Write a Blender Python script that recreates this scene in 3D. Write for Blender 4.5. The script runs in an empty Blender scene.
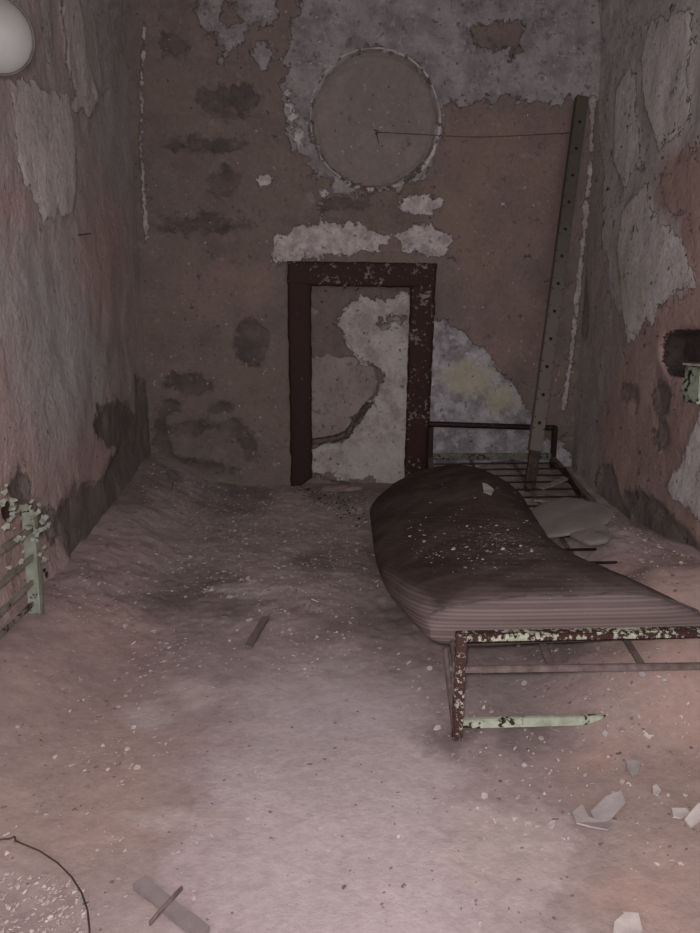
import bpy, bmesh, math, random
import numpy as np
from mathutils import Vector, Matrix, Quaternion
random.seed(7); rng = np.random.default_rng(7)
SC = bpy.context.scene; COL = SC.collection
V = Vector

# ------------------------------------------------------------------ camera
CAM = V((0, 0, 1.10)); F = 700.0
PITCH = math.radians(12.56); YAW = math.radians(2.4)
XL, XR, YB, ZS = -1.03, 1.56, 4.20, 2.42      # side walls, back wall, spring line of the vault
cam_d = bpy.data.cameras.new('camera'); cam = bpy.data.objects.new('camera', cam_d); COL.objects.link(cam)
cam.location = CAM; cam.rotation_euler = (math.pi/2 - PITCH, 0, -YAW)
cam_d.sensor_fit = 'VERTICAL'; cam_d.sensor_height = 36; cam_d.lens = F/933*36; cam_d.clip_start = .01
SC.camera = cam
RM = cam.rotation_euler.to_matrix()

def ray(px, py): return RM @ V(((px-350)/F, -(py-466.5)/F, -1))
def atX(px, py, X): d = ray(px, py); return CAM + d*((X-CAM.x)/d.x)
def atY(px, py, Y): d = ray(px, py); return CAM + d*((Y-CAM.y)/d.y)
def atZ(px, py, Z): d = ray(px, py); return CAM + d*((Z-CAM.z)/d.z)

# ------------------------------------------------------------------ noise
_T = rng.random((256, 256))
def vnoise(x, y):
    xi = np.floor(x).astype(int); yi = np.floor(y).astype(int)
    fx = x-xi; fy = y-yi; fx = fx*fx*(3-2*fx); fy = fy*fy*(3-2*fy)
    g = lambda a, b: _T[a & 255, b & 255]
    return ((g(xi, yi)*(1-fx)+g(xi+1, yi)*fx)*(1-fy)+(g(xi, yi+1)*(1-fx)+g(xi+1, yi+1)*fx)*fy)*2-1
def fbm(x, y, o=4, s=0.):
    x = np.asarray(x, float)+s; y = np.asarray(y, float)+s*1.7; r = 0; a = 1; n = 0
    for i in range(o):
        r = r+a*vnoise(x, y); n += a; a *= .5; x = x*2.03+13.1; y = y*2.03+7.7
    return r/n
def sstep(a, b, x):
    t = np.clip((np.asarray(x, float)-a)/(b-a), 0, 1); return t*t*(3-2*t)

def sdf(poly, X, Y):
    """signed distance, positive inside, metres"""
    P = np.array(poly, float); d = np.full(X.shape, 1e9); ins = np.zeros(X.shape, bool); n = len(P)
    for i in range(n):
        a = P[i]; b = P[(i+1) % n]; e = b-a
        t = np.clip(((X-a[0])*e[0]+(Y-a[1])*e[1])/(e@e+1e-12), 0, 1)
        d = np.minimum(d, np.hypot(X-a[0]-t*e[0], Y-a[1]-t*e[1]))
        c = (a[1] > Y) != (b[1] > Y)
        with np.errstate(divide='ignore', invalid='ignore'):
            ins ^= c & (X < (b[0]-a[0])*(Y-a[1])/(b[1]-a[1]+1e-12)+a[0])
    return np.where(ins, d, -d)

# ------------------------------------------------------------------ materials
def new_mat(name, rough=.9):
    m = bpy.data.materials.new(name); m.use_nodes = True; nt = m.node_tree
    b = nt.nodes['Principled BSDF']; b.inputs['Roughness'].default_value = rough
    b.inputs['Specular IOR Level'].default_value = .2
    return m, nt, b
class NB:
    def __init__(s, nt): s.nt = nt; s.co = nt.nodes.new('ShaderNodeTexCoord').outputs['Object']
    def n(s, t): return s.nt.nodes.new(t)
    def l(s, a, b): s.nt.links.new(a, b)
    def put(s, sock, v):
        if isinstance(v, bpy.types.NodeSocket): s.l(v, sock)
        elif isinstance(v, (tuple, list)): sock.default_value = (*v, 1) if len(v) == 3 and sock.type == 'RGBA' else v
        else: sock.default_value = v
    def noise(s, scale, detail=5, rough=.6, stretch=None, dist=0, off=0):
        t = s.n('ShaderNodeTexNoise'); t.inputs['Scale'].default_value = scale; t.inputs['Detail'].default_value = detail
        t.inputs['Roughness'].default_value = rough; t.inputs['Distortion'].default_value = dist
        mp = s.n('ShaderNodeMapping'); s.l(s.co, mp.inputs[0]); mp.inputs['Location'].default_value = (off, off*.7, off*1.3)
        if stretch: mp.inputs['Scale'].default_value = stretch
        s.l(mp.outputs[0], t.inputs['Vector']); return t.outputs['Fac']
    def vor(s, scale, feat='F1', stretch=None):
        t = s.n('ShaderNodeTexVoronoi'); t.feature = feat; t.inputs['Scale'].default_value = scale
        mp = s.n('ShaderNodeMapping'); s.l(s.co, mp.inputs[0])
        if stretch: mp.inputs['Scale'].default_value = stretch
        s.l(mp.outputs[0], t.inputs['Vector']); return t.outputs['Distance']
    def math(s, op, a, b=0., c=0.):
        t = s.n('ShaderNodeMath'); t.operation = op
        s.put(t.inputs[0], a); s.put(t.inputs[1], b); s.put(t.inputs[2], c); return t.outputs[0]
    def mr(s, v, a, b, c=0., d=1.):
        t = s.n('ShaderNodeMapRange'); s.put(t.inputs[0], v)
        for i, k in enumerate((a, b, c, d)): t.inputs[i+1].default_value = k
        return t.outputs[0]
    def mix(s, f, a, b):
        t = s.n('ShaderNodeMix'); t.data_type = 'RGBA'; s.put(t.inputs[0], f); s.put(t.inputs[6], a); s.put(t.inputs[7], b); return t.outputs[2]
    def attr(s, name):
        t = s.n('ShaderNodeAttribute'); t.attribute_name = name; return t.outputs['Fac']
    def bump(s, h, dist, bsdf, strength=1.):
        t = s.n('ShaderNodeBump'); t.inputs['Distance'].default_value = dist; t.inputs['Strength'].default_value = strength
        s.l(h, t.inputs['Height']); s.l(t.outputs[0], bsdf.inputs['Normal'])

def layered(name, base, layers, bumpd=.012, fleck=.0, streak=None, gscale=1.):
    """base=(colA,colB,colC); layers=[(attr,colA,colB,noise scale,edge amp,height)]"""
    m, nt, b = new_mat(name, .92); q = NB(nt)
    n1 = q.noise(1.7*gscale, 6, .6); n2 = q.noise(7*gscale, 6, .65, off=3); n3 = q.noise(38, 4, .7, off=9)
    c = q.mix(q.mr(n1, .38, .62), base[0], base[1]); c = q.mix(q.mr(n2, .50, .68, 0, .8), c, base[2]); n4 = q.noise(3.1*gscale, 7, .7, off=61); c = q.mix(q.mr(n4, .52, .68, 0, .55), c, tuple(k*.62 for k in base[0]))
    h = q.math('ADD', q.math('MULTIPLY', n2, .9), q.math('MULTIPLY', n3, .35))
    for i, (at, ca, cb, sc, amp, ht) in enumerate(layers):
        nn = q.noise(sc, 7, .62, stretch=streak if streak and ht > 0 else None, off=20+i*7)
        hard = ht > .25 or ht < -.8
        nf = q.noise(sc*3.2, 6, .7, off=22+i*7); nn = q.math('ADD', q.math('MULTIPLY', nn, .66), q.math('MULTIPLY', nf, .34))
        stain = ht <= -.2 and not hard
        k_ = amp*3.0; cl = k_*(.145 if hard else .20)
        sd = q.math('MAXIMUM', q.math('MINIMUM', q.attr(at), cl*1.05), -cl)
        f = q.math('ADD', sd, q.math('MULTIPLY', q.math('SUBTRACT', nn, .5), k_))
        w = .0035 if hard else .014 if stain else max(.03, amp*.35)
        msk = q.mr(f, -w, w)
        inner = q.noise(sc*.8, 5, .6, off=50+i*5, stretch=streak)
        pc = q.mix(q.mr(inner, .4, .6), ca, cb)
        if hard: pc = q.mix(q.mr(q.noise(sc*2.6, 6, .7, off=81+i), .56, .66, 0, .75), pc, tuple(k*.62 for k in cb)); pc = q.mix(q.mr(q.noise(sc*2.1, 6, .7, off=95+i), .58, .64, 0, .6), pc, tuple(min(1, k*1.25) for k in ca))
        c = q.mix(msk, c, pc)
        if ht: h = q.math('ADD', h, q.math('MULTIPLY', msk, ht))
    v = q.math('MULTIPLY_ADD', n3, .55, .72); vm = q.n('ShaderNodeMix'); vm.data_type = 'RGBA'; vm.blend_type = 'MULTIPLY'
    vm.inputs[0].default_value = 1; q.l(c, vm.inputs[6]); cc = q.n('ShaderNodeCombineColor')
    for k in range(3): q.l(v, cc.inputs[k])
    q.l(cc.outputs[0], vm.inputs[7]); c = vm.outputs[2]
    if fleck:
        fl = q.math('GREATER_THAN', q.noise(42, 2, .5, off=31), .715-.10*(fleck-.3)); sel = q.mr(q.noise(4, 3, off=77), .45, .6)
        c = q.mix(q.math('MULTIPLY', q.math('MULTIPLY', fl, sel), .8), c, (.38, .34, .32))
        dk = q.math('LESS_THAN', q.noise(34, 2, .5, off=91), .27); c = q.mix(q.math('MULTIPLY', dk, .8), c, (.05, .04, .035))
    q.l(c, b.inputs['Base Color']); q.bump(h, bumpd, b); return m

def peeled(name, under, paint, amount, scale=60, rough=.6, under2=None, metal=0.):
    m, nt, b = new_mat(name, rough); q = NB(nt)
    n = q.noise(scale, 6, .65); n2 = q.noise(scale*.15, 3, off=5); s = q.math('ADD', n, q.math('MULTIPLY', n2, .6))
    f = q.mr(s, .8+(.5-amount)*.5-.01, .8+(.5-amount)*.5+.01)
    u = q.mix(q.noise(scale*.7, 5, off=12), under, under2 or tuple(k*.45 for k in under))
    p = q.mix(q.mr(q.noise(scale*.5, 4, off=30), .4, .65), paint, tuple(k*.6 for k in paint))
    q.l(q.mix(f, u, p), b.inputs['Base Color']); q.bump(f, .0012, b); b.inputs['Metallic'].default_value = metal; return m

def mottled(name, a, bcol, scale=12, rough=.9, bump=.003, stretch=None):
    m, nt, b = new_mat(name, rough); q = NB(nt); n = q.noise(scale, 6, .65, stretch=stretch)
    q.l(q.mix(q.mr(n, .35, .65), a, bcol), b.inputs['Base Color']); q.bump(n, bump, b); return m

# ------------------------------------------------------------------ object helpers
def link_mesh(name, verts, faces, mat, parent=None, loc=None, smooth=True):
    """verts in world coords; loc = origin (world) for top-level, parent = an Empty/obj with world loc stored"""
    me = bpy.data.meshes.new(name); o = bpy.data.objects.new(name, me); COL.objects.link(o)
    org = V(parent['_o']) if parent is not None else (V(loc) if loc is not None else V((0, 0, 0)))
    vs = np.array([tuple(v) for v in verts], float)-np.array(org)
    me.from_pydata(vs.tolist(), [], [tuple(int(i) for i in f) for f in faces]); me.update()
    if smooth: me.polygons.foreach_set('use_smooth', [True]*len(me.polygons))
    if mat: me.materials.append(mat)
    o['_o'] = tuple(org)
    if parent is not None: o.parent = parent
    else: o.location = org
    return o
def empty(name, loc):
    o = bpy.data.objects.new(name, None); COL.objects.link(o); o.location = loc; o['_o'] = tuple(loc); o.empty_display_size = .05; return o
def tag(o, label, cat, group=None, kind=None):
    if label: o['label'] = label
    if cat: o['category'] = cat
    if group: o['group'] = group
    if kind: o['kind'] = kind
    return o
def struct(o, label=None): o['kind'] = 'structure'; tag(o, label, 'wall' if 'wall' in o.name else o.name.split('_')[0]); return o

class MB:
    def __init__(s): s.v = []; s.f = []
    def add(s, v, f): n = len(s.v); s.v += [V(a) for a in v]; s.f += [[i+n for i in g] for g in f]; return s
    def bm(s, bm):
        bm.verts.index_update(); return s.add([v.co.copy() for v in bm.verts], [[v.index for v in f.verts] for f in bm.faces])
    def bar(s, a, b, w, h, up=(0, 0, 1), bev=.0015, jag=0.):
        """box beam from a to b, w across, h along up"""
        a = V(a); b = V(b); d = (b-a); L = d.length; d.normalize(); up = V(up); x = d.cross(up).normalized(); u = x.cross(d)
        bm = bmesh.new(); bmesh.ops.create_cube(bm, size=1)
        for v in bm.verts: v.co = V((v.co.x*w, v.co.y*L, v.co.z*h))
        if jag:
            bmesh.ops.bisect_plane
            n = max(2, int(L/.03)); bmesh.ops.subdivide_edges(bm, edges=[e for e in bm.edges if abs((e.verts[0].co-e.verts[1].co).y) > .5*L], cuts=n)
            for v in bm.verts: v.co += V((random.gauss(0, jag), random.gauss(0, jag), random.gauss(0, jag)))
        if bev: bmesh.ops.bevel(bm, geom=[e for e in bm.edges if e.calc_face_angle(0) > .6], offset=bev, segments=2, affect='EDGES')
        M = Matrix((x, d, u)).transposed(); c = (a+b)/2
        for v in bm.verts: v.co = M @ v.co+c
        s.bm(bm); bm.free(); return s
    def tube(s, path, r, n=12, cap=True):
        P = [V(p) for p in path]; rs = r if isinstance(r, (list, tuple)) else [r]*len(P)
        t0 = (P[1]-P[0]).normalized(); x = t0.orthogonal().normalized(); V0 = []; F0 = []
        for i, p in enumerate(P):
            t = ((P[min(i+1, len(P)-1)]-P[max(i-1, 0)])).normalized(); x = (x-t*x.dot(t)).normalized(); y = t.cross(x)
            for k in range(n): a = 2*math.pi*k/n; V0.append(p+(x*math.cos(a)+y*math.sin(a))*rs[i])
        for i in range(len(P)-1):
            for k in range(n): F0.append([i*n+k, i*n+(k+1) % n, (i+1)*n+(k+1) % n, (i+1)*n+k])
        if cap: F0.append(list(range(n))[::-1]); F0.append([(len(P)-1)*n+k for k in range(n)])
        return s.add(V0, F0)
    def lathe(s, prof, c, axis, n=48):
        """prof [(r,h)]; revolve about axis through c"""
        ax = V(axis).normalized(); x = ax.orthogonal().normalized(); y = ax.cross(x); V0 = []; F0 = []
        for r, h in prof:
            for k in range(n): a = 2*math.pi*k/n; V0.append(V(c)+ax*h+(x*math.cos(a)+y*math.sin(a))*r)
        for i in range(len(prof)-1):
            for k in range(n): F0.append([i*n+k, i*n+(k+1) % n, (i+1)*n+(k+1) % n, (i+1)*n+k])
        return s.add(V0, F0)
    def slab(s, outline, nrm, thick, bend=0.):
        """thin jagged plate; outline in world coords"""
        P = [V(p) for p in outline]; n = len(P); nr = V(nrm).normalized(); c = sum(P, V())/n
        top = [p+nr*(thick/2+bend*((p-c).length)) for p in P]; bot = [p-nr*(thick/2-bend*((p-c).length)) for p in P]
        ct = c+nr*thick/2; cb = c-nr*thick/2
        f = [[i, (i+1) % n, 2*n] for i in range(n)]+[[n+(i+1) % n, n+i, 2*n+1] for i in range(n)]+[[i, n+i, n+(i+1) % n, (i+1) % n] for i in range(n)]
        return s.add(top+bot+[ct, cb], f)
    def build(s, name, mat, parent=None, loc=None, smooth=True):
        o = link_mesh(name, s.v, s.f, mat, parent, loc, smooth)
        if smooth:
            try: o.data.set_sharp_from_angle(angle=math.radians(40))
            except Exception: pass
        return o

def grid(nu, nv, fn):
    """fn(U,V)->(X,Y,Z) arrays; returns verts array, quads"""
    U, W = np.meshgrid(np.linspace(0, 1, nu), np.linspace(0, 1, nv), indexing='ij')
    X, Y, Z = fn(U, W); vs = np.stack([X.ravel(), Y.ravel(), Z.ravel()], 1)
    i = np.arange(nu*nv).reshape(nu, nv); q = np.stack([i[:-1, :-1], i[1:, :-1], i[1:, 1:], i[:-1, 1:]], -1).reshape(-1, 4)
    return vs, q
def fast_mesh(name, vs, q, mat, attrs=None, parent=None, flip=False, org=(0, 0, 0)):
    if flip: q = q[:, ::-1]
    me = bpy.data.meshes.new(name); me.vertices.add(len(vs)); me.vertices.foreach_set('co', (np.asarray(vs)-np.array(org)).astype(np.float32).ravel())
    me.loops.add(q.size); me.loops.foreach_set('vertex_index', q.astype(np.int32).ravel())
    me.polygons.add(len(q)); me.polygons.foreach_set('loop_start', np.arange(0, q.size, 4, dtype=np.int32))
    me.update(calc_edges=True); me.validate()
    me.polygons.foreach_set('use_smooth', [True]*len(q))
    for k, v in (attrs or {}).items():
        a = me.attributes.new(k, 'FLOAT', 'POINT'); a.data.foreach_set('value', v.astype(np.float32).ravel())
    me.materials.append(mat); o = bpy.data.objects.new(name, me); COL.objects.link(o); o['_o'] = tuple(org)
    if parent is not None: o.parent = parent
    else: o.location = org
    return o
def layers_eval(layers, A, B, conv):
    """layers {name: ([polys in px],[hole polys])} -> sdf arrays"""
    out = {}
    for k, (ps, hs) in layers.items():
        d = np.full(A.shape, -5.)
        for p in ps: d = np.maximum(d, sdf([conv(*t) for t in p], A, B))
        for p in hs: d = np.minimum(d, -sdf([conv(*t) for t in p], A, B))
        out[k] = np.clip(d, -.5, .5)
    return out
def ell(cx, cy, rx, ry, n=18, ph=0): return [(cx+rx*math.cos(2*math.pi*i/n)*(1+.12*math.sin(3*i+ph)), cy+ry*math.sin(2*math.pi*i/n)*(1+.12*math.cos(2.3*i+ph))) for i in range(n)]

# ------------------------------------------------------------------ BACK WALL
convB = lambda x, y: (lambda p: (p.x, p.z))(atY(x, y, YB))
backL = {
 'grey': ([[(303, -120), (300, 0), (291, 30), (284, 60), (282, 90), (287, 122), (297, 150), (315, 172), (335, 187), (360, 194), (395, 193), (418, 181), (432, 163), (438, 142), (441, 112), (455, 103), (500, 99), (540, 101), (572, 104), (600, 104), (640, -120)],
           [(193, -120), (197, 0), (203, 26), (216, 36), (221, 60), (229, 47), (244, 44), (250, 28), (262, 20), (277, 22), (277, -120)],
           [(246, 50), (258, 41), (271, 42), (268, 55), (262, 66), (255, 58)]],
          [[(472, 30), (490, 22), (505, 18), (522, 30), (524, 48), (512, 60), (500, 50), (480, 46)],
           [(375+62*math.cos(a*.2618), 119.5+69*math.sin(a*.2618)) for a in range(24)], [(222, 5), (236, 2), (240, 22), (228, 30)]]),
 'pale': ([[(270, 262), (274, 238), (300, 226), (340, 221), (372, 230), (392, 240), (372, 252), (330, 256), (296, 262)],
           [(395, 236), (420, 222), (440, 228), (454, 240), (450, 254), (425, 258), (405, 250)], ell(420, 206, 19, 11),
           [(283, 92), (290, 92), (296, 120), (306, 140), (300, 152), (288, 126)],
           ell(503, 203, 4, 4), ell(262, 180, 8, 5), ell(322, 198, 6, 9)], []),
 'edge': ([[(590, 96), (589, 160), (583, 215), (577, 275), (571, 335), (566, 380), (560, 412), (566, 412), (574, 350), (583, 270), (592, 170), (596, 96)],
   [(143, 20), (140, 80), (139, 140), (141, 200), (146, 243), (149, 243), (145, 190), (142, 140), (143, 80), (146, 20)]], []),
 'patch': ([[(426, 322), (443, 319), (462, 330), (488, 356), (508, 378), (522, 396), (530, 420), (536, 440), (560, 440), (572, 460), (572, 500), (424, 500)]], []),
 'yellow': ([ell(468, 378, 26, 16), ell(500, 396, 14, 13, ph=2)], []),
 'dark': ([ell(228, 100, 30, 16), ell(205, 145, 38, 8), ell(222, 182, 14, 14), ell(178, 45, 14, 11), ell(204, 224, 45, 7, ph=1), ell(190, 385, 22, 12), ell(222, 408, 9, 6), ell(250, 340, 16, 24),
           ell(172, 404, 8, 6), [(165, 425), (240, 420), (256, 435), (256, 462), (246, 462), (242, 440), (215, 432), (172, 436)], [(160, 400), (172, 455), (240, 470), (150, 480)], ell(345, 205, 26, 5), ell(420, 246, 10, 4)], []),
 'rust': ([ell(505, 320, 45, 45), ell(230, 290, 50, 30), [(436, 116), (580, 116), (575, 240), (480, 300), (437, 240)]], []),
}
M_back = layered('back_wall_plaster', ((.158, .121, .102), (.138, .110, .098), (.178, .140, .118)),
    [('rust', (.190, .136, .113), (.16, .12, .103), 5, .18, 0), ('dark', (.075, .06, .056), (.12, .092, .082), 9, .12, -.25),
     ('grey', (.25, .228, .228), (.165, .147, .147), 9, .13, .55), ('pale', (.44, .39, .38), (.28, .24, .235), 16, .09, .5),
     ('edge', (.36, .32, .30), (.26, .22, .205), 22, .03, .5), ('patch', (.34, .325, .33), (.17, .16, .17), 12, .09, .6), ('yellow', (.30, .28, .19), (.33, .30, .24), 12, .10, 0)], bumpd=.014, fleck=.42)
def back_fn(U, W):
    X = XL-.06+U*(XR-XL+.12); Z = -.1+W*3.9; return X, np.full_like(X, YB), Z
vs, q = grid(200, 290, back_fn)
at = layers_eval(backL, vs[:, 0], vs[:, 2], convB)
cC = convB(375, 119.5); RC = .338
rC = np.hypot(vs[:, 0]-cC[0], vs[:, 2]-cC[1])
rel = .010*fbm(vs[:, 0]*2.2, vs[:, 2]*3.5, 4)+.003*fbm(vs[:, 0]*14, vs[:, 2]*14, 3, 5)
rel += .006*sstep(-.01, .01, at['grey'])+.005*sstep(-.01, .01, at['patch'])-.012*sstep(-.02, .03, at['dark'])
# coursed stones telegraphing through the lower left plaster
row = np.floor(vs[:, 2]/.27); fr = (vs[:, 2]/.27) % 1; fc = ((vs[:, 0]+row*.21)/.52) % 1
rel -= .007*(np.exp(-((np.minimum(fr, 1-fr)*.27)/.022)**2)+np.exp(-((np.minimum(fc, 1-fc)*.52)/.022)**2)*.6)*sstep(.5, .0, vs[:, 0])
p0, p1 = convB(287, 262), convB(437, 490)
din = np.minimum(np.minimum(vs[:, 0]-p0[0]-.04, p1[0]-.06-vs[:, 0]), p0[1]-.04-vs[:, 2])
rel = np.where((rC < RC+.03) | (din > -.06), np.clip(rel, -.012, .004), rel)
rel = np.where(din > 0, -.05, rel); rel = np.where(rC < RC, -.03, rel)
vs[:, 1] -= rel
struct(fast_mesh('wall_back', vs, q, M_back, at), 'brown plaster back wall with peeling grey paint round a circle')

# infilled doorway
door = empty('door_1', V(((p0[0]+p1[0])/2, YB-.03, .02))); door['kind'] = 'structure'
tag(door, 'blocked doorway with dark wood frame and patched plaster infill', 'doorway')
M_wood = peeled('dark_door_paint', (.032, .012, .010), (.20, .155, .14), .06, 55, .7, (.020, .009, .0075))
M_wood2 = peeled('dark_door_paint_chipped', (.038, .015, .012), (.20, .16, .145), .27, 45, .7, (.020, .009, .0075))
def PB(x, y, Y=YB-.03): return atY(x, y, Y)
def board(name, quad, mat, y0=.035, y1=-.06, cuts=26, amp=.004, parent=door):
    """frame board traced as quad px (tl,tr,br,bl) with worn edges"""
    tl, tr, br, bl = [PB(*t, YB-y0) for t in quad]
    def fn(U, W):
        a = np.array(tl); b = np.array(tr); c = np.array(br); d = np.array(bl)
        P = ((a*(1-U[..., None])+b*U[..., None])*(1-W[..., None])+(d*(1-U[..., None])+c*U[..., None])*W[..., None])
        e = (np.abs(U-.5)*2)**10; e2 = (np.abs(W-.5)*2)**24
        P[..., 0] += amp*fbm(P[..., 0]*5, P[..., 2]*22, 3)*e*1.5; P[..., 2] += amp*fbm(P[..., 0]*22, P[..., 2]*5, 3, 4)*e2
        P[..., 1] += .006*(e+e2)+.0015*fbm(P[..., 0]*40, P[..., 2]*12, 3)
        return P[..., 0], P[..., 1], P[..., 2]
    L1 = (tl-tr).length; L2 = (tl-bl).length; nu = max(8, int(L1/.012)); nv = max(8, int(L2/.012))
    vs, q = grid(nu, nv, fn); i = np.arange(nu*nv).reshape(nu, nv)
    ring = np.concatenate([i[:, 0], i[-1, 1:], i[::-1, -1][1:], i[0, ::-1][1:-1]]); n = len(vs)
    back = vs[ring].copy(); back[:, 1] = YB-y1; vs = np.vstack([vs, back]); m = len(ring)
    k = np.arange(m); side = np.stack([ring[k], ring[(k+1) % m], n+(k+1) % m, n+k], 1)
    q = np.vstack([q, side[:, ::-1]])
    return fast_mesh(name, vs, q, mat, None, parent, False, door['_o'])
board('door_jamb', [(287, 262), (311, 262), (312, 478), (291, 492)], M_wood)
board('door_jamb', [(412, 264), (437, 264), (427, 480), (405, 480)], M_wood2)
board('door_lintel', [(287, 261), (437, 263), (436, 288), (288, 285)], M_wood2, y0=.039)
# worn keep plate on the right jamb
mb = MB(); mb.bar(PB(412, 366, YB-.04), PB(411, 384, YB-.04), .03, .012, up=(0, 1, 0), jag=.002); mb.build('latch_keep', M_wood2, door)
doorL = {
 'white': ([[(333, 325), (342, 314), (346, 306), (362, 294), (376, 300), (386, 305), (392, 298), (404, 292), (420, 290), (420, 400), (415, 490), (385, 492), (340, 482), (305, 470), (305, 450), (330, 442), (346, 438), (357, 424), (368, 405), (379, 388), (384, 377), (378, 368), (362, 362), (352, 352), (346, 340), (342, 332)]],
           [ell(394, 318, 12, 4), ell(386, 327, 6, 4, ph=2)]),
 'stone': ([[(305, 358), (330, 355), (352, 357), (372, 364), (379, 372), (378, 386), (368, 402), (357, 420), (346, 434), (330, 438), (305, 442)]], []),
 'crack': ([[(305, 440), (330, 437), (346, 431), (356, 416), (366, 402), (372, 403), (360, 422), (349, 437), (331, 442), (305, 445)]], []),
 'cream': ([ell(395, 348, 13, 24), [(345, 450), (405, 440), (408, 485), (350, 480)], [(405, 430), (412, 430), (412, 490), (405, 490)]], []),
 'rub': ([[(305, 476), (330, 472), (346, 484), (356, 480), (372, 478), (380, 490), (420, 492), (420, 520), (305, 520)]], []),
}
M_inf = layered('door_infill_plaster', ((.135, .105, .09), (.12, .095, .085), (.155, .12, .105)),
    [('stone', (.235, .20, .18), (.20, .165, .15), 8, .05, .4), ('white', (.37, .335, .31), (.25, .22, .20), 14, .08, .8),
     ('cream', (.38, .345, .315), (.34, .315, .28), 10, .08, 0), ('crack', (.07, .055, .05), (.13, .105, .095), 30, .03, -1.2), ('rub', (.20, .15, .13), (.15, .12, .11), 14, .06, .3)], bumpd=.012)
a0 = convB(298, 262); a1 = convB(432, 495)
vs, q = grid(100, 190, lambda U, W: (a0[0]+U*(a1[0]-a0[0]), np.full_like(U, YB+.022), -.06+W*(a0[1]-.02+.06)))
at = layers_eval(doorL, vs[:, 0], vs[:, 2], lambda x, y: (lambda p: (p.x, p.z))(atY(x, y, YB+.02)))
vs[:, 1] -= .004*fbm(vs[:, 0]*9, vs[:, 2]*9, 4)+.008*sstep(-.006, .006, at['white'])-.012*sstep(-.004, .01, at['crack'])+.004*sstep(-.01, .01, at['stone'])
fast_mesh('door_infill', vs, q, M_inf, at, door, False, door['_o'])

# blocked round opening
C3 = V((cC[0], YB, cC[1]))
rnd = empty('window_1', C3+V((0, 0, -RC))); rnd['kind'] = 'structure'
tag(rnd, 'blocked round opening filled with brown plaster above the doorway', 'round opening')
M_disc = layered('round_infill', ((.185, .155, .135), (.165, .14, .13), (.21, .175, .155)), [('spot', (.10, .085, .075), (.14, .11, .10), 20, .10, -.3)], bumpd=.01, fleck=.35)
def disc_fn(U, W):
    r = W*(RC+.01); a = U*2*math.pi; rr = r*(1+.012*np.sin(3*a)+.008*np.sin(7*a)); X = C3.x+rr*np.cos(a); Z = C3.z+rr*np.sin(a)
    return X, YB-.001+.004*fbm(X*9, Z*9, 4)+.012*sstep(RC-.02, RC, r), Z
vs, q = grid(121, 40, disc_fn)
at = {'spot': np.clip(-.05+.1*fbm(vs[:, 0]*6, vs[:, 2]*6, 3)-.02, -.5, .5)}
fast_mesh('plaster_infill', vs, q, M_disc, at, rnd, False, rnd['_o'])
def ring_fn(U, W):
    a = U*2*math.pi; wd = .010+.010*sstep(-.2, -.9, np.sin(a-.5))+.006*fbm(np.cos(a)*6, np.sin(a)*6, 3)
    rr = (RC+.014)+W*wd*1.6+.003*fbm(np.cos(a)*14, np.sin(a)*14+9, 3); rr = rr*(1+.0*a)
    prof = np.sin(W*math.pi)**.5
    return C3.x+rr*np.cos(a), YB+.012-.020*prof-.002*fbm(np.cos(a)*30+W*3, np.sin(a)*30, 2), C3.z+rr*np.sin(a)
vs, q = grid(241, 8, ring_fn)
M_rim = peeled('rim_plaster', (.13, .10, .095), (.44, .40, .38), .52, 26, .9, (.05, .04, .038))
fast_mesh('plaster_rim', vs, q, M_rim, None, rnd, False, rnd['_o'])

# ------------------------------------------------------------------ SIDE WALLS (up to the spring line)
leftL = {
 'light': ([[(9, 82), (38, 84), (68, 96), (74, 122), (75, 190), (71, 214), (60, 222), (46, 218), (42, 204), (26, 182), (18, 150), (14, 112)],
            [(58, -40), (62, 20), (66, 60), (80, 95), (74, 106), (92, 116), (100, 100), (88, 60), (84, 20), (74, -40)]], []),
 'streak': ([[(100, -60), (98, 40), (104, 90), (120, 90), (118, 20), (115, -60)], [(40, -60), (46, 60), (52, 60), (50, -60)]], []),
 'dark': ([ell(117, 425, 22, 22), [(136, 380), (146, 380), (152, 470), (138, 460)], [(70, 488), (104, 478), (122, 440), (140, 440), (152, 470), (120, 530), (84, 560), (62, 560), (50, 520)],
           ell(20, 488, 10, 14), ell(40, 520, 14, 20)], []),
 'mauve': ([[(-200, 120), (40, 230), (92, 300), (105, 380), (80, 430), (30, 430), (20, 320), (-60, 260)], [(80, -60), (150, -60), (138, 200), (92, 230)]], []),
 'red': ([[(-400, 420), (-60, 390), (-10, 330), (12, 430), (60, 470), (120, 400), (150, 420), (150, 560), (-400, 800)], ell(15, 200, 18, 22), ell(100, 250, 22, 60, ph=1)], []),
}
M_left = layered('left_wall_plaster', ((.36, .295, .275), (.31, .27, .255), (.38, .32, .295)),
    [('mauve', (.37, .338, .335), (.32, .29, .288), 3, .5, .1), ('red', (.38, .28, .248), (.32, .25, .225), 4, .35, 0), ('streak', (.37, .335, .325), (.30, .27, .265), 12, .12, .4),
     ('dark', (.13, .11, .10), (.19, .155, .14), 9, .12, -.4), ('light', (.50, .455, .43), (.41, .37, .35), 10, .08, .6)], bumpd=.018, fleck=.30, streak=(1, 1, .45))
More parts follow.
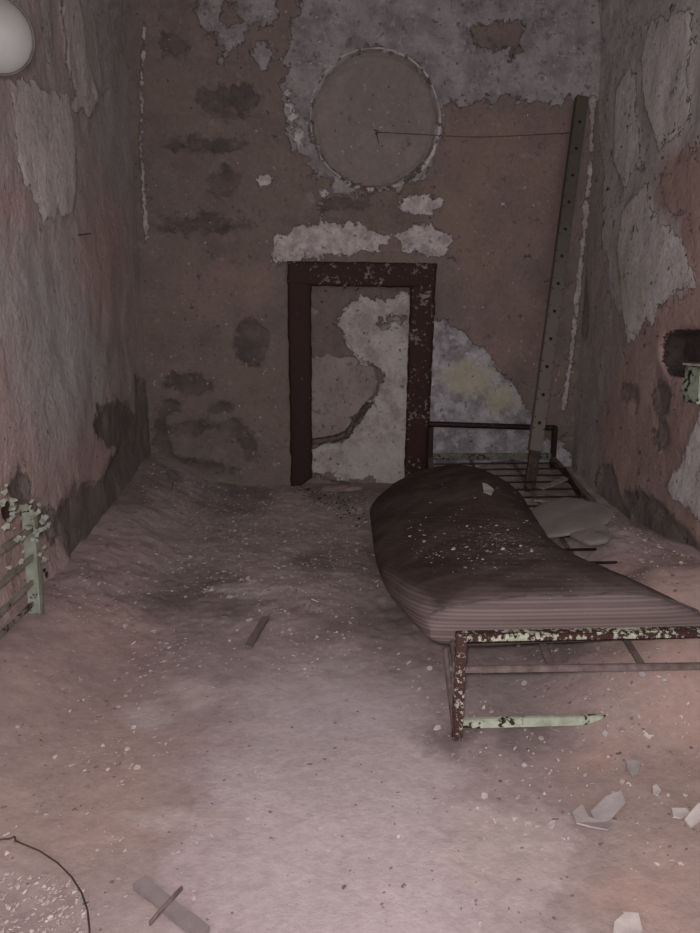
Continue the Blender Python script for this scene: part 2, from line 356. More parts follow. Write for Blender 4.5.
rightL = {
 'grey': ([[(585, -60), (900, -200), (900, 60), (700, 145), (662, 178), (668, 205), (690, 225), (700, 290), (664, 302), (650, 322), (640, 342), (630, 330), (612, 300), (604, 250), (600, 120)]], [ell(640, 168, 6, 4)]),
 'light': ([[(622, 214), (634, 192), (648, 186), (655, 214), (672, 232), (686, 250), (695, 286), (664, 300), (654, 324), (646, 318), (640, 334), (628, 342), (622, 300), (618, 250)],
            [(900, 380), (704, 402), (692, 440), (682, 463), (667, 486), (680, 500), (700, 516), (900, 600)],
            [(652, 20), (690, 10), (690, 120), (660, 150), (645, 110), (640, 60)], [(616, 90), (632, 60), (640, 160), (625, 190), (612, 160)]], []),
 'red': ([[(670, 150), (900, 60), (900, 700), (700, 620), (600, 520), (600, 440), (612, 380), (632, 340), (660, 300), (690, 285), (680, 235), (656, 190)]], []),
 'hole': ([[(659, 352), (665, 334), (680, 330), (700, 330), (740, 325), (740, 380), (690, 382), (668, 374), (662, 362)]], []),
 'dark': ([ell(630, 392, 9, 9), [(636, 390), (640, 400), (638, 410), (634, 400)], ell(662, 398, 9, 16, ph=1), ell(662, 436, 8, 15, ph=3), [(602, 466), (612, 462), (622, 492), (640, 540), (610, 545), (600, 510)],
            [(622, 496), (640, 490), (660, 500), (690, 530), (740, 580), (740, 650), (690, 600), (660, 560), (636, 530)], ell(584, 300, 4, 40)], []),
 'yellow': ([ell(632, 290, 14, 34)], []),
}
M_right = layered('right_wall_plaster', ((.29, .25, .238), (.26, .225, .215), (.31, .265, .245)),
    [('grey', (.40, .368, .358), (.31, .282, .274), 9, .14, .4), ('red', (.33, .235, .205), (.28, .205, .18), 4, .12, 0),
     ('light', (.50, .465, .455), (.40, .37, .36), 11, .08, .7), ('yellow', (.40, .385, .32), (.42, .39, .35), 12, .15, 0), ('dark', (.15, .125, .118), (.20, .165, .15), 12, .07, -.5), ('hole', (.045, .037, .036), (.065, .054, .05), 12, .03, -1.5)], bumpd=.016, fleck=.34, streak=(1, 1, .4))  # hole layer near black: shade inside the recess put into its colour
YF = -1.0
def side(name, X, sgn, L, M, lab):
    vs, q = grid(int((YB-YF)/.016), int((ZS+.15)/.016), lambda U, W: (np.full_like(U, X), YF+U*(YB+.02-YF), -.15+W*(ZS+.15)))
    at = layers_eval(L, vs[:, 1], vs[:, 2], lambda x, y: (lambda p: (p.y, p.z))(atX(x, y, X)))
    fade = sstep(YB+.02, YB-.15, vs[:, 1])*sstep(ZS, ZS-.12, vs[:, 2])
    r = .022*fbm(vs[:, 1]*1.5, vs[:, 2]*1.5, 4, 3)+.006*fbm(vs[:, 1]*9, vs[:, 2]*6, 4, 8)
    r += .006*sstep(-.01, .01, at['light'])-.016*sstep(-.02, .04, at['dark'])
    if 'hole' in at: r -= .09*sstep(-.005, .03, at['hole'])
    r += .035*sstep(.45, .0, vs[:, 2])*(1+.6*fbm(vs[:, 1]*5, vs[:, 2]*5, 3))   # ragged, proud footing
    vs[:, 0] += sgn*r*fade
    return struct(fast_mesh(name, vs, q, M, at, None, sgn > 0), lab)
side('wall_left', XL, 1, leftL, M_left, 'mauve grey plaster wall on the left, reddish brown near its foot')
side('wall_right', XR, -1, rightL, M_right, 'flaking plaster wall on the right, bare brown plaster below')
# barrel vault
RV = (XR-XL)/2; XC = (XR+XL)/2
M_ceil = layered('vault_plaster', ((.36, .33, .32), (.31, .28, .275), (.38, .35, .34)), [('fl', (.40, .37, .36), (.31, .285, .28), 10, .2, .5)], bumpd=.016, fleck=.3)
def vault(U, W):
    a = math.pi*(1-U); Y = YF+W*(YB+.02-YF); r = RV-.012*fbm(U*6, Y*2, 4)*np.sin(math.pi*U)**.5*sstep(YB+.02, YB-.2, Y)
    return XC+r*np.cos(a), Y, ZS-.004+r*np.sin(a)
vs, q = grid(170, 260, vault)
struct(fast_mesh('ceiling', vs, q, M_ceil, {'fl': .12*fbm(vs[:, 0]*3, vs[:, 1]*1.2, 4)}, None, False), 'barrel vaulted ceiling with flaking grey paint')

# ------------------------------------------------------------------ FLOOR
def floor_h(x, y):
    x = np.asarray(x, float); y = np.asarray(y, float)
    h = .15*sstep(-.55, -1.05, x)*sstep(.6, 2.2, y)+.06*sstep(-.3, -1.0, x)*sstep(2.6, 4.2, y)
    h = h+.05*sstep(3.4, 4.25, y)
    h = h+sstep(.62+.14*sstep(1.8, 2.1, y), 1.13-.04*sstep(1.8, 2.1, y), x+.05*fbm(y*3, x*2, 3))*(.195+.03*fbm(x*4, y*4, 2))*sstep(1.45, 2.1, y)*(1-.5*sstep(2.7, 3.8, y))+.08*sstep(1.1, 1.6, x)*sstep(1.3, 2., y)*(1-sstep(2., 2.6, y))-.12*sstep(1.18, 1.5, x)*sstep(2.1, 2.6, y)*(1-.7*sstep(3.2, 4., y))
    h = h+.05*sstep(.55, 1.1, x)*sstep(.7, 1.5, y)+.06*sstep(.58, .80, x)*sstep(1.45, 1.8, y)*(1-sstep(1.9, 2.3, y))
    h = h+.013*fbm(x*1.3, y*1.3, 2, 2)+.006*fbm(x*9, y*7, 5, 6)*(.5+1.3*sstep(1.8, 2.6, y)+.8*sstep(.4, .9, np.abs(x)))+.004*fbm(x*40, y*40, 3, 9)*(.15+sstep(1.6, 2.6, y))
    h = h-.02*np.exp(-(((x-.0)/.5)**2+((y-1.2)/.8)**2))
    return h
fh = lambda x, y: float(floor_h(x, y))
FP = lambda x, y, dz=0.: (lambda p: V((p.x, p.y, fh(p.x, p.y)+dz)))(floor_hit(x, y))
def floor_hit(px, py):
    d = ray(px, py); lo, hi = .2, 8.
    for i in range(60):
        t = (lo+hi)/2; p = CAM+d*t
        if p.z > fh(p.x, p.y): lo = t
        else: hi = t
    return CAM+d*lo
convF = lambda x, y: (lambda p: (p.x, p.y))(floor_hit(x, y))
floorL = {
 'redl': ([[(-300, 640), (40, 600), (100, 590), (150, 620), (170, 700), (190, 760), (170, 840), (120, 880), (-300, 900)], ell(110, 560, 40, 30)], []),
 'redr': ([[(700, 560), (640, 560), (600, 720), (575, 740), (590, 850), (610, 933), (640, 960), (1200, 960), (1200, 560)], [(600, 540), (700, 600), (690, 640), (640, 600)]], []),
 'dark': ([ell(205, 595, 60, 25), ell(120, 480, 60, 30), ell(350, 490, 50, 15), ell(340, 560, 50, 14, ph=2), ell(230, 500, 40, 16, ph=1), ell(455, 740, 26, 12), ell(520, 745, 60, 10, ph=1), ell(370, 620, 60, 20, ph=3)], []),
 'pale': ([ell(190, 688, 18, 10), ell(150, 715, 22, 9, ph=1), ell(200, 705, 12, 8), ell(180, 820, 60, 10), ell(260, 590, 50, 6, ph=2), ell(500, 850, 80, 50, ph=3)], []),
 'ashy': ([[(180, 1000), (200, 800), (240, 700), (330, 660), (430, 680), (450, 760), (480, 860), (500, 1000)]], []),
}
M_floor = layered('dusty_floor', ((.29, .235, .225), (.25, .20, .19), (.33, .275, .265)),
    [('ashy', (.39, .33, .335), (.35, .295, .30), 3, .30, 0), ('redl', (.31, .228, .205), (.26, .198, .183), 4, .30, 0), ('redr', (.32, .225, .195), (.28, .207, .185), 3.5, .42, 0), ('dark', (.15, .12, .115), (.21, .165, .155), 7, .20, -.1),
     ('pale', (.38, .32, .305), (.33, .275, .26), 9, .10, 0)], bumpd=.006, gscale=1.6)
# fine grit in the floor material
nt = M_floor.node_tree; b = nt.nodes['Principled BSDF']; q_ = NB(nt); src = b.inputs['Base Color'].links[0].from_socket
f1 = q_.math('MULTIPLY', q_.math('GREATER_THAN', q_.noise(60, 2, .5, off=4), .70), q_.mr(q_.noise(4, 4, off=40), .47, .6))
c = q_.mix(f1, src, (.50, .44, .42))
f2 = q_.math('MULTIPLY', q_.math('LESS_THAN', q_.noise(48, 2, .5, off=14), .28), .7)
c = q_.mix(f2, c, (.09, .07, .065)); q_.l(c, b.inputs['Base Color'])
vs, q = grid(240, 440, lambda U, W: ((lambda X, Y: (X, Y, floor_h(X, Y)))(XL-.08+U*(XR-XL+.16), YF+W*(YB+.08-YF))))
struct(fast_mesh('floor', vs, q, M_floor, layers_eval(floorL, vs[:, 0], vs[:, 1], convF)), 'dusty grey floor with reddish rubble along both sides')

# ------------------------------------------------------------------ loose grit and flakes (uncountable)
def chips(name, pts, sizes, mat, lab, cat, flat=.35, nrm=None):
    VV = []; FF = []; n0 = 0
    for p, s in zip(pts, sizes):
        k = random.choice((4, 5, 6)); a0 = random.random()*6.28; ax = V((random.gauss(0, flat), random.gauss(0, flat), 1)).normalized()
        x = ax.orthogonal().normalized(); y = ax.cross(x); el = random.uniform(.45, 1); th = s*random.uniform(.08, .4)
        pr = [(x*math.cos(a0+6.283*i/k)+y*el*math.sin(a0+6.283*i/k))*s*random.uniform(.6, 1.2) for i in range(k)]
        c = V(p)+V((0, 0, s*.12))
        VV += [c+w+ax*th/2 for w in pr]+[c+w*1.05-ax*th/2 for w in pr]
        FF += [[n0+i for i in range(k)], [n0+k+i for i in range(k)][::-1]]+[[n0+i, n0+k+i, n0+k+(i+1) % k, n0+(i+1) % k] for i in range(k)]; n0 += 2*k
    o = link_mesh(name, VV, FF, mat, loc=(0, 2, 0), smooth=False); return tag(o, lab, cat, kind='stuff')
M_chipw = mottled('pale_flakes', (.46, .41, .39), (.30, .25, .24), 30, .9, .001)
M_chipb = mottled('brown_grit', (.24, .165, .14), (.13, .10, .09), 25, .9, .001)
def scatter(n, f, box=(XL+.06, XR-.06, .35, 4.12)):
    out = []
    while len(out) < n:
        x = random.uniform(box[0], box[1]); y = random.uniform(box[2], box[3])
        if random.random() < f(x, y): out.append(V((x, y, fh(x, y))))
    return out
clump = lambda x, y: max(.02, .12+1.6*float(fbm(x*2.2, y*2.2, 3, 11))+(.25 if y > 2.6 else 0))
dens = lambda x, y: clump(x, y)*(.15 if (-.45 < x < .25 and y < 1.9) else 1)
pts = scatter(4300, lambda x, y: dens(x, y)*(1.6 if y > 2 and x < .5 else 1)); chips('plaster_flakes', pts, [min(.016, random.lognormvariate(-5.55, .5)) for _ in pts], M_chipw, 'pale plaster flakes and crumbs scattered over the dusty floor', 'debris')
pts = scatter(2600, lambda x, y: dens(x+5, y)*(1.5 if x < -.5 or x > .7 or y > 3 else .5 if y > 2 else .12)); chips('brown_rubble_crumbs', pts, [min(.018 if p.y > 2 else .007, random.lognormvariate(-5.4, .5)) for p in pts], M_chipb, 'small brown rubble crumbs scattered over the floor and banks', 'rubble')
# heap of bright chips in the lower left corner
M_chip2 = mottled('pinkish_chips', (.45, .37, .345), (.30, .23, .21), 22, .9, .001)
pts = []
for _ in range(900):
    p = floor_hit(random.uniform(-60, 88), random.uniform(845, 1010)); c = floor_hit(-10, 960)
    if (V((p.x-c.x, p.y-c.y))).length < .19: pts.append(V((p.x, p.y, fh(p.x, p.y)+.002)))
chips('pale_chip_heap', pts, [random.uniform(.002, .006) for _ in pts], M_chip2, 'heap of pale pinkish chips inside the wire arc', 'debris', .5)
# dark splinters by the door frame foot
M_blk = mottled('charred_crumbs', (.02, .015, .013), (.05, .035, .03), 30, .9, .001)
pts = []
for _ in range(170):
    t = random.random(); p = floor_hit(296+t*70+random.gauss(0, 7), 486+t*32+random.gauss(0, 6)); p.y = min(p.y, YB-.08); pts.append(V((p.x, p.y, fh(p.x, p.y))))
chips('dark_splinter_crumbs', pts, [random.uniform(.003, .011) for _ in pts], M_blk, 'black splinters spilled at the foot of the door frame', 'debris', .5)

# ------------------------------------------------------------------ BED
M_maroon = peeled('maroon_green_chipped', (.050, .022, .020), (.36, .38, .29), .47, 70, .55, (.03, .014, .012))
M_leg = peeled('maroon_leg_chipped', (.062, .028, .025), (.36, .35, .29), .46, 90, .55, (.04, .02, .018))
M_green = peeled('pale_green_paint', (.045, .028, .022), (.36, .40, .31), .72, 45, .55)
M_dkgreen = peeled('dull_green_head_rail', (.03, .022, .02), (.135, .138, .112), .60, 60, .55)
M_black = peeled('dark_maroon_iron', (.024, .012, .011), (.10, .07, .06), .22, 60, .5)
M_dusty = mottled('dusty_iron', (.16, .125, .115), (.09, .065, .06), 30, .8, .001)
FL = V((.356, 1.845, 0)); 
_g = floor_hit(457, 738); FL = V((_g.x, _g.y, fh(_g.x, _g.y)))
bed = empty('iron_bed_frame', V((FL.x, FL.y, FL.z)))
tag(bed, 'low iron bed frame with chipped maroon and green paint under the mattress', 'bed')
YFt = FL.y; 
zt = atY(457, 637, YFt).z; zm = atY(520, 668, YFt).z; zb = atY(520, 722, YFt).z
XFR = FL.x+.73
YH = 4.10
HL = atY(429, 424, YH); HR = atY(555, 428, YH); zh1 = HR.z; zh2 = atY(500, 456, YH).z; ZSL = zm+.005
MB().bar(FL, V((FL.x, YFt, zt+.012)), .026, .030, up=(0, 1, 0), bev=.003).build('leg', M_leg, bed)
MB().bar(V((XFR, YFt, fh(XFR, YFt)-.02)), V((XFR, YFt, zt+.012)), .026, .030, up=(0, 1, 0), bev=.003).build('leg', M_leg, bed)
MB().bar(V((HR.x, YH, fh(HR.x, YH)-.03)), V((HR.x, YH, zh1+.012)), .030, .030, up=(0, 1, 0), bev=.004).build('leg', M_black, bed)
MB().bar(V((HL.x+.012, YH, fh(HL.x, YH)-.02)), V((HL.x+.012, YH, zh1+.012)), .030, .030, up=(0, 1, 0), bev=.004).build('leg', M_black, bed)
MB().tube([V((HL.x, YH, HL.z)), V((HR.x, YH, HR.z))], .017, 14).build('head_rail', M_black, bed)
MB().bar(V((HL.x, YH, zh2)), V((HR.x, YH, zh2-.005)), .012, .040, bev=.002).build('head_rail', M_dkgreen, bed)['label'] = 'dull green flat rail'
# foot rails
MB().bar(V((FL.x, YFt+.004, zt)), V((XFR, YFt+.004, zt)), .030, .020, bev=.003).build('foot_rail', M_maroon, bed)['label'] = 'maroon rail flaking to pale green'
MB().bar(V((FL.x, YFt, zm)), V((XFR, YFt, zm-.006)), .012, .018, bev=.002).build('foot_rail', M_dusty, bed)
MB().bar(V((FL.x, YFt, zb)), V((XFR, YFt, zb+.004)), .014, .026, bev=.002).build('foot_rail', M_green, bed)['label'] = 'pale green bottom rail'
# side rails and longitudinal bars, cross slats
LB = V((HL.x+.012, YH, zh2-.02)); RB = V((HR.x, YH, zh2-.02))
MB().bar(V((FL.x-.004, YFt, ZSL)), LB, .028, .030, bev=.002).build('side_rail', M_dusty, bed)
MB().bar(V((XFR, YFt, ZSL)), RB, .028, .030, bev=.002).build('side_rail', M_dusty, bed)
MB().bar(V((FL.x-.024, YFt+.09, ZSL+.01)), V((FL.x-.006, YFt+.02, FL.z+.02)), .010, .016, bev=.002).build('brace', M_dusty, bed)
for t in (.33, .66):
    MB().bar(V((FL.x+(XFR-FL.x)*t, YFt, ZSL-.004)), LB.lerp(RB, t), .020, .006, bev=.001).build('long_slat', M_dusty, bed)
yy = YFt+.12
while yy < YH-.1:
    t = (yy-YFt)/(YH-YFt); a = V((FL.x, YFt, ZSL)).lerp(LB, t); c = V((XFR, YFt, ZSL)).lerp(RB, t)
    MB().bar(a+V((0, 0, .010)), c+V((0, random.uniform(-.01, .01), .010)), .016, .006, bev=.001).build('cross_slat', M_black, bed); yy += .145

# ------------------------------------------------------------------ MATTRESS
def make_mattress_mat():
    m, nt, b = new_mat('mattress_ticking', .95); q = NB(nt)
    b.inputs['Specular IOR Level'].default_value = .05
    s = q.attr('stripe'); e = q.attr('cap')
    st = q.math('SINE', q.math('MULTIPLY', s, 2*math.pi/.011)); st2 = q.math('SINE', q.math('MULTIPLY', s, 2*math.pi/.037))
    n = q.noise(6, 5); n2 = q.noise(70, 5, .7, off=3)
    base = q.mix(q.mr(n, .35, .65), (.052, .037, .034), (.074, .055, .050))
    line = q.mix(q.math('MULTIPLY', q.mr(st, -.3, .5), q.mr(e, 0, 1, .05, .6)), base, (.11, .085, .078))
    capc = q.mix(q.mr(st, -.5, .7), (.115, .09, .083), (.165, .13, .12))
    capc = q.mix(q.math('MULTIPLY', q.mr(st2, .4, .9), .6), capc, (.085, .066, .061))
    c = q.mix(e, line, capc)
    dust = q.math('MULTIPLY', q.mr(q.math('ADD', n, q.math('MULTIPLY', n2, .4)), .64, .9), .22); c = q.mix(dust, c, (.16, .125, .115))
    dsp = q.attr('dust'); sp = q.math('MULTIPLY', q.math('GREATER_THAN', q.math('ADD', q.noise(90, 5, .7, off=8, stretch=(.6, 1.3, 1)), q.math('MULTIPLY', dsp, .10)), .715), q.mr(dsp, .1, .5))
    c = q.mix(sp, c, (.34, .30, .28))
    q.l(c, b.inputs['Base Color']); q.bump(q.math('ADD', q.math('MULTIPLY', st, .15), n2), .003, b, .7); return m
def lerp_tab(tab, t):
    ts = [r[0] for r in tab]; return [np.interp(t, ts, [r[k] for r in tab]) for k in range(1, len(tab[0]))]
def smooth_tab(tab, t):
    w = [0]*(len(tab[0])-1); acc = None
    for d in (-.06, -.03, 0, .03, .06):
        r = lerp_tab(tab, np.clip(t+d, 0, 1)); acc = r if acc is None else [a+b for a, b in zip(acc, r)]
    return [a/5 for a in acc]
zl = ZSL+.02
YM0, YM1 = 3.78, YFt+.02
#  t, y, xL, zL(top of left edge), xR, zR, crown, thickness
TAB = [(0., 3.97, .44, .16, .84, .215, .025, .05),
       (.10, 3.66, .25, .115, .95, .255, .05, .08),
       (.3, 3.15, .235, .13, .94, .29, .055, .09),
       (.5, 2.72, .215, .16, .885, .29, .045, .10),
       (.7, 2.36, .22, .20, .845, .30, .035, .12),
       (.85, 2.05, .24, .275, .87, .345, .02, .14),
       (.94, 1.87, .262, .325, 1.03, .345, .02, .165),
       (1., 1.70, .280, .315, 1.15, .320, .02, .185)]
def mat_fn(side):
    def fn(U, W):
        # U across, W along; squash to rounded rectangle plan
        u = U*2-1; w = W*2-1
        y, xl, zL, xr, zR, cr, th = smooth_tab(TAB, W)
        # corner rounding: shrink u near the ends
        k = 1-.16*np.abs(w)**8*(np.where(w < 0, 1.6, .35))
        uu = (u*k+1)/2
        X = xl+(xr-xl)*uu
        Y = y+.05*(np.abs(u)**4)*np.where(w < 0, -1, 1)*np.abs(w)**6*np.where(w < 0, 1.4, .6)
        Z = zL+(zR-zL)*sstep(-.1, .85, uu)+cr*(1-np.abs(u)**2.5)
        edge = (1-np.abs(u)**5)**.5*(1-np.abs(w)**np.where(w > 0, 18, 12))**.5*(1-.45*sstep(.6, 1, u)*sstep(.5, 1, w))
        Zc = Z-th*.5
        n = .007*fbm(X*7, Y*7, 4, 4)+.003*fbm(X*30, Y*18, 3, 9)
        H = th*.5*(.12+.88*edge)
        return X, Y, Zc+side*H+(n if side > 0 else n*.4)
    return fn
nu, nv = 70, 150
def rim_sp(n, p):  # concentrate samples near ends
    t = np.linspace(-1, 1, n); return (np.sign(t)*(1-(1-np.abs(t))**p)+1)/2
U, W = np.meshgrid(rim_sp(nu, 1.8), rim_sp(nv, 1.8), indexing='ij')
T = np.stack(mat_fn(1)(U, W), -1).reshape(-1, 3); Bm = np.stack(mat_fn(-1)(U, W), -1).reshape(-1, 3)
i = np.arange(nu*nv).reshape(nu, nv); qt = np.stack([i[:-1, :-1], i[1:, :-1], i[1:, 1:], i[:-1, 1:]], -1).reshape(-1, 4)
ring = np.concatenate([i[:, 0], i[-1, 1:], i[::-1, -1][1:], i[0, ::-1][1:-1]]); m = len(ring); k = np.arange(m)
mid = (T[ring]+Bm[ring])/2
vsM = np.vstack([T, Bm]); NT = len(T)
qs = np.stack([ring[k], ring[(k+1) % m], NT+ring[(k+1) % m], NT+ring[k]], 1)
# the top runs head->foot as y falls: orient outward
qM = np.vstack([qt, qt[:, ::-1]+NT, qs[:, ::-1]])
Wf = np.concatenate([W.ravel(), W.ravel()]); Uf = np.concatenate([U.ravel(), U.ravel()])
isb = np.concatenate([np.zeros(NT), np.ones(NT)])
stripe = vsM[:, 2]*1.0+vsM[:, 1]*.25
cap = np.maximum(sstep(.955, .985, Wf), sstep(.07, .02, Uf)*sstep(.55, .9, Wf)*.9); cap = np.maximum(cap, isb*.9)
px_d = np.exp(-(((vsM[:, 0]-.60)/.22)**2))*np.exp(-(((vsM[:, 1]-2.25)/.28)**2))+.35*np.exp(-(((vsM[:, 0]-.60)/.25)**2))*sstep(3.4, 2.9, vsM[:, 1])
morg = V((.62, 2.7, .15))
mt = fast_mesh('mattress', vsM, qM[:, ::-1], make_mattress_mat(), {'stripe': stripe, 'cap': cap, 'dust': px_d*(1-isb)}, None, False, morg)
bm = bmesh.new(); bm.from_mesh(mt.data); bmesh.ops.remove_doubles(bm, verts=bm.verts, dist=.0004); bmesh.ops.recalc_face_normals(bm, faces=bm.faces); bm.to_mesh(mt.data); bm.free()
tag(mt, 'thin dark brown striped mattress sagging off the iron bed frame', 'mattress')
# piped seam along the foot edge
Tg = T.reshape(nu, nv, 3)
js = int(nv*.90); seam = [V(Tg[a, js])+V((0, 0, .002)) for a in range(3, nu-2, 2)]
MB().tube(seam, .0032, 6).build('seam_piping', mottled('seam_cloth', (.05, .04, .038), (.10, .08, .075), 30), mt)
# flakes lying on the mattress
def top_z(x, y):
    d = (T[:, 0]-x)**2+(T[:, 1]-y)**2; return T[d.argmin(), 2]
pts = []
for _ in range(300):
    if random.random() < .75: px, py = random.choice([(490, 552), (500, 575), (430, 555), (455, 540), (560, 582), (480, 578), (440, 528)]); px += random.gauss(0, 22); py += random.gauss(0, 6)
    else: px, py = random.uniform(400, 540), random.uniform(480, 580)
    p = atZ(px, py, .30)
    for _k in range(4): p = atZ(px, py, top_z(p.x, p.y)+.001)
    if .33 < p.x < .88 and 1.97 < p.y < 3.6: pts.append(V((p.x, p.y, top_z(p.x, p.y))))
chips('mattress_flakes', pts, [min(.011, random.lognormvariate(-5.75, .6)) for _ in pts], M_chipw, 'pale plaster flakes sprinkled over the dark mattress top', 'debris', .2)
M_flake = mottled('paint_flake', (.40, .36, .34), (.30, .265, .25), 18, .85, .001)
M_flakeg = mottled('grey_paint_flake', (.22, .20, .195), (.30, .27, .26), 18, .85, .001)
def flake(name, pxs, lab, cat, mat=M_flake, th=.004, tilt=(.1, .1), lift=.006, zfun=None, bend=.08, group=None):
    if zfun is None: P = [floor_hit(*p) for p in pxs]
    else: P = [atZ(*p, zfun) for p in pxs]
    c = sum(P, V())/len(P); z0 = (zfun if zfun is not None else fh(c.x, c.y))+lift
    P = [V((p.x, p.y, z0+(p.x-c.x)*tilt[0]+(p.y-c.y)*tilt[1])) for p in P]
    mb = MB().slab(P, (0, 0, 1), th, bend); return tag(mb.build(name, mat, loc=V((c.x, c.y, z0-lift)), smooth=False), lab, cat, group)
P = atZ(485, 492, .30)
zz = top_z(P.x, P.y)
flake('plaster_flake', [(482, 487), (487, 488), (494, 492), (491, 496), (484, 493)], 'small pale plaster flake near the head end of the mattress', 'flake', zfun=float(zz), lift=.006)
flake('plaster_flake', [(572, 815), (582, 808), (588, 822), (604, 834), (612, 840), (606, 848), (590, 836), (576, 828)], 'pale curled plaster flake lying across another on reddish dust', 'flake', tilt=(.25, -.3), lift=.014, bend=.18)
flake('plaster_flake', [(590, 818), (605, 806), (620, 802), (625, 810), (610, 822), (596, 826)], 'grey pointed plaster flake tucked behind the pale curled flake', 'flake', mat=M_flakeg, tilt=(.1, .3), lift=.012)
flake('plaster_flake', [(625, 764), (641, 765), (638, 774), (633, 780), (627, 772)], 'small triangular pale flake on the reddish floor beyond the curled flakes', 'flake', mat=M_flakeg)
flake('plaster_flake', [(671, 812), (685, 811), (691, 817), (680, 821), (673, 820)], 'pale flake near the right edge, behind a narrower leaning one', 'flake')
flake('plaster_flake', [(684, 824), (697, 812), (712, 812), (706, 822), (690, 830)], 'narrow pale leaning flake at the right edge of the floor', 'flake', tilt=(.2, .4), lift=.012)
flake('plaster_flake', [(614, 926), (625, 918), (638, 920), (642, 936), (630, 945), (612, 944)], 'pale flat flake on the floor at the bottom right of the view', 'flake', mat=M_flake)
flake('plaster_flake', [(652, 790), (656, 788), (661, 793), (658, 798), (653, 796)], 'tiny pale flake right of the curled flakes', 'flake')

# grey plaster slabs between the mattress and the wall
M_slab = mottled('grey_plaster_slab', (.20, .175, .165), (.155, .135, .128), 7, .92, .004)
def lump(name, cx, cy, z, rx, ry, h, lab, cat, mat, seed=0, rz=0., group=None, zr=.25):
    c = atZ(cx, cy, z); n, mm = 34, 16; v = []; f = []
    rnd_ = random.Random(seed); ph = [rnd_.random()*6 for _ in range(6)]
    for a in range(mm+1):
        th = math.pi*a/mm
        for b_ in range(n):
            A = 2*math.pi*b_/n; rr = 1+.09*math.sin(2*A+ph[0])+.06*math.sin(3*A+ph[1])+.04*math.sin(5*A+ph[2])
            s = max(0., math.sin(th))**.4; x = rx*s*rr*math.cos(A); y = ry*s*rr*math.sin(A); zz_ = h/2*math.copysign(abs(math.cos(th))**.6, math.cos(th))
            zz_ *= 1+.15*math.sin(A*2+ph[3])*s
            v.append(V((c.x+x*math.cos(rz)-y*math.sin(rz), c.y+x*math.sin(rz)+y*math.cos(rz), z+h/2+zz_+x*zr+.0015*math.sin(A*4+ph[4]))))
    for a in range(mm):
        for b_ in range(n): f.append([a*n+b_, (a+1)*n+b_, (a+1)*n+(b_+1) % n, a*n+(b_+1) % n])
    mb = MB(); mb.v = v; mb.f = f; o = mb.build(name, mat, loc=V((c.x, c.y, z)))
    return tag(o, lab, cat, group)
lump('plaster_slab', 567, 520, .25, .15, .24, .030, 'flat grey plaster slab resting on the bed slats by the wall', 'slab', M_slab, 3)
lump('plaster_slab', 590, 537, .25, .062, .12, .028, 'smaller grey plaster slab overlapping the near side of the large slab', 'slab', M_slab, 8)
# rubble stones along the foot of the walls
M_rock = mottled('rubble_stone', (.20, .15, .135), (.12, .095, .088), 9, .95, .008)
M_rockr = mottled('red_rubble_stone', (.26, .175, .15), (.19, .135, .12), 9, .95, .008)
for i, (px, py, z, rx, ry, h, lab, mm_) in enumerate([
    (352, 488, .05, .07, .05, .05, 'low reddish rubble lump inside the foot of the blocked doorway', M_rockr),
    (335, 480, .04, .08, .05, .06, 'brown rubble lump beside the left door jamb foot', M_rock)]):
    c = atZ(px, py, z); c.x = max(XL+rx*.8, min(XR-rx, c.x)); c.y = min(c.y, YB-ry-.05)
    v0 = atZ(px, py, z)
    o = lump('rubble_stone', px, py, z, rx, ry, h, lab, 'stone', mm_, 20+i, zr=.1)
    o.location.x += c.x-v0.x; o.location.y += c.y-v0.y; o.location.z = fh(c.x, c.y)-.03
# bits of board behind the head of the bed
M_plk = mottled('weathered_board', (.25, .215, .20), (.13, .105, .095), 20, .9, .002, (1, 6, 1))
def stick(name, a, b, w, h, lab, cat, mat, jag=.001):
    mb = MB().bar(a, b, w, h, bev=.0015, jag=jag); return tag(mb.build(name, mat, loc=(V(a)+V(b))/2-V((0, 0, h/2))), lab, cat)
A = atZ(541, 491, ZSL+.02); B = atZ(568, 482, ZSL+.03)
stick('wood_scrap', A+V((0, 0, .012)), B+V((0, 0, .02)), .030, .012, 'pale broken board scrap behind the slabs at the bed head', 'scrap', M_plk)
A = atZ(563, 478, ZSL+.03); B = atZ(580, 497, ZSL+.0)
stick('wood_scrap', A+V((0, 0, .05)), B+V((0, 0, .0)), .022, .014, 'dark splintered scrap leaning beside the bed head leg', 'scrap', M_black)
A = atZ(533, 500, ZSL+.02); B = atZ(555, 501, ZSL+.02)
stick('wood_scrap', A, B, .03, .01, 'thin grey scrap in front of the leaning post foot', 'scrap', M_plk)

# ------------------------------------------------------------------ LEANING PERFORATED POST
M_post, nt_, b_ = new_mat('olive_post_paint', .75); q_ = NB(nt_)
sx = q_.n('ShaderNodeSeparateXYZ'); q_.l(q_.co, sx.inputs[0]); nz = q_.noise(14, 5, .65)
g_ = q_.mr(q_.math('ADD', sx.outputs['Z'], q_.math('MULTIPLY', nz, .5)), 1.1, 1.7)
q_.l(q_.mix(g_, q_.mix(nz, (.10, .082, .068), (.125, .105, .09)), q_.mix(nz, (.052, .050, .034), (.082, .078, .054))), b_.inputs['Base Color'])
M_postb = peeled('rusted_post_end', (.05, .035, .03), (.08, .06, .05), .4, 30, .8)
pt = atY(583, 96, 4.12); pbm = floor_hit(530, 492); pmid = pt.lerp(pbm, (455-96)/(489-96)); 
pmid = pt.lerp(pbm, .90)
post = empty('metal_post', V((pbm.x, pbm.y, pbm.z)))
tag(post, 'tall olive green perforated metal post leaning in the right back corner', 'post')
dirp = (pt-pbm).normalized(); xa = dirp.cross(V((0, 1, 0))).normalized(); ya = xa.cross(dirp)
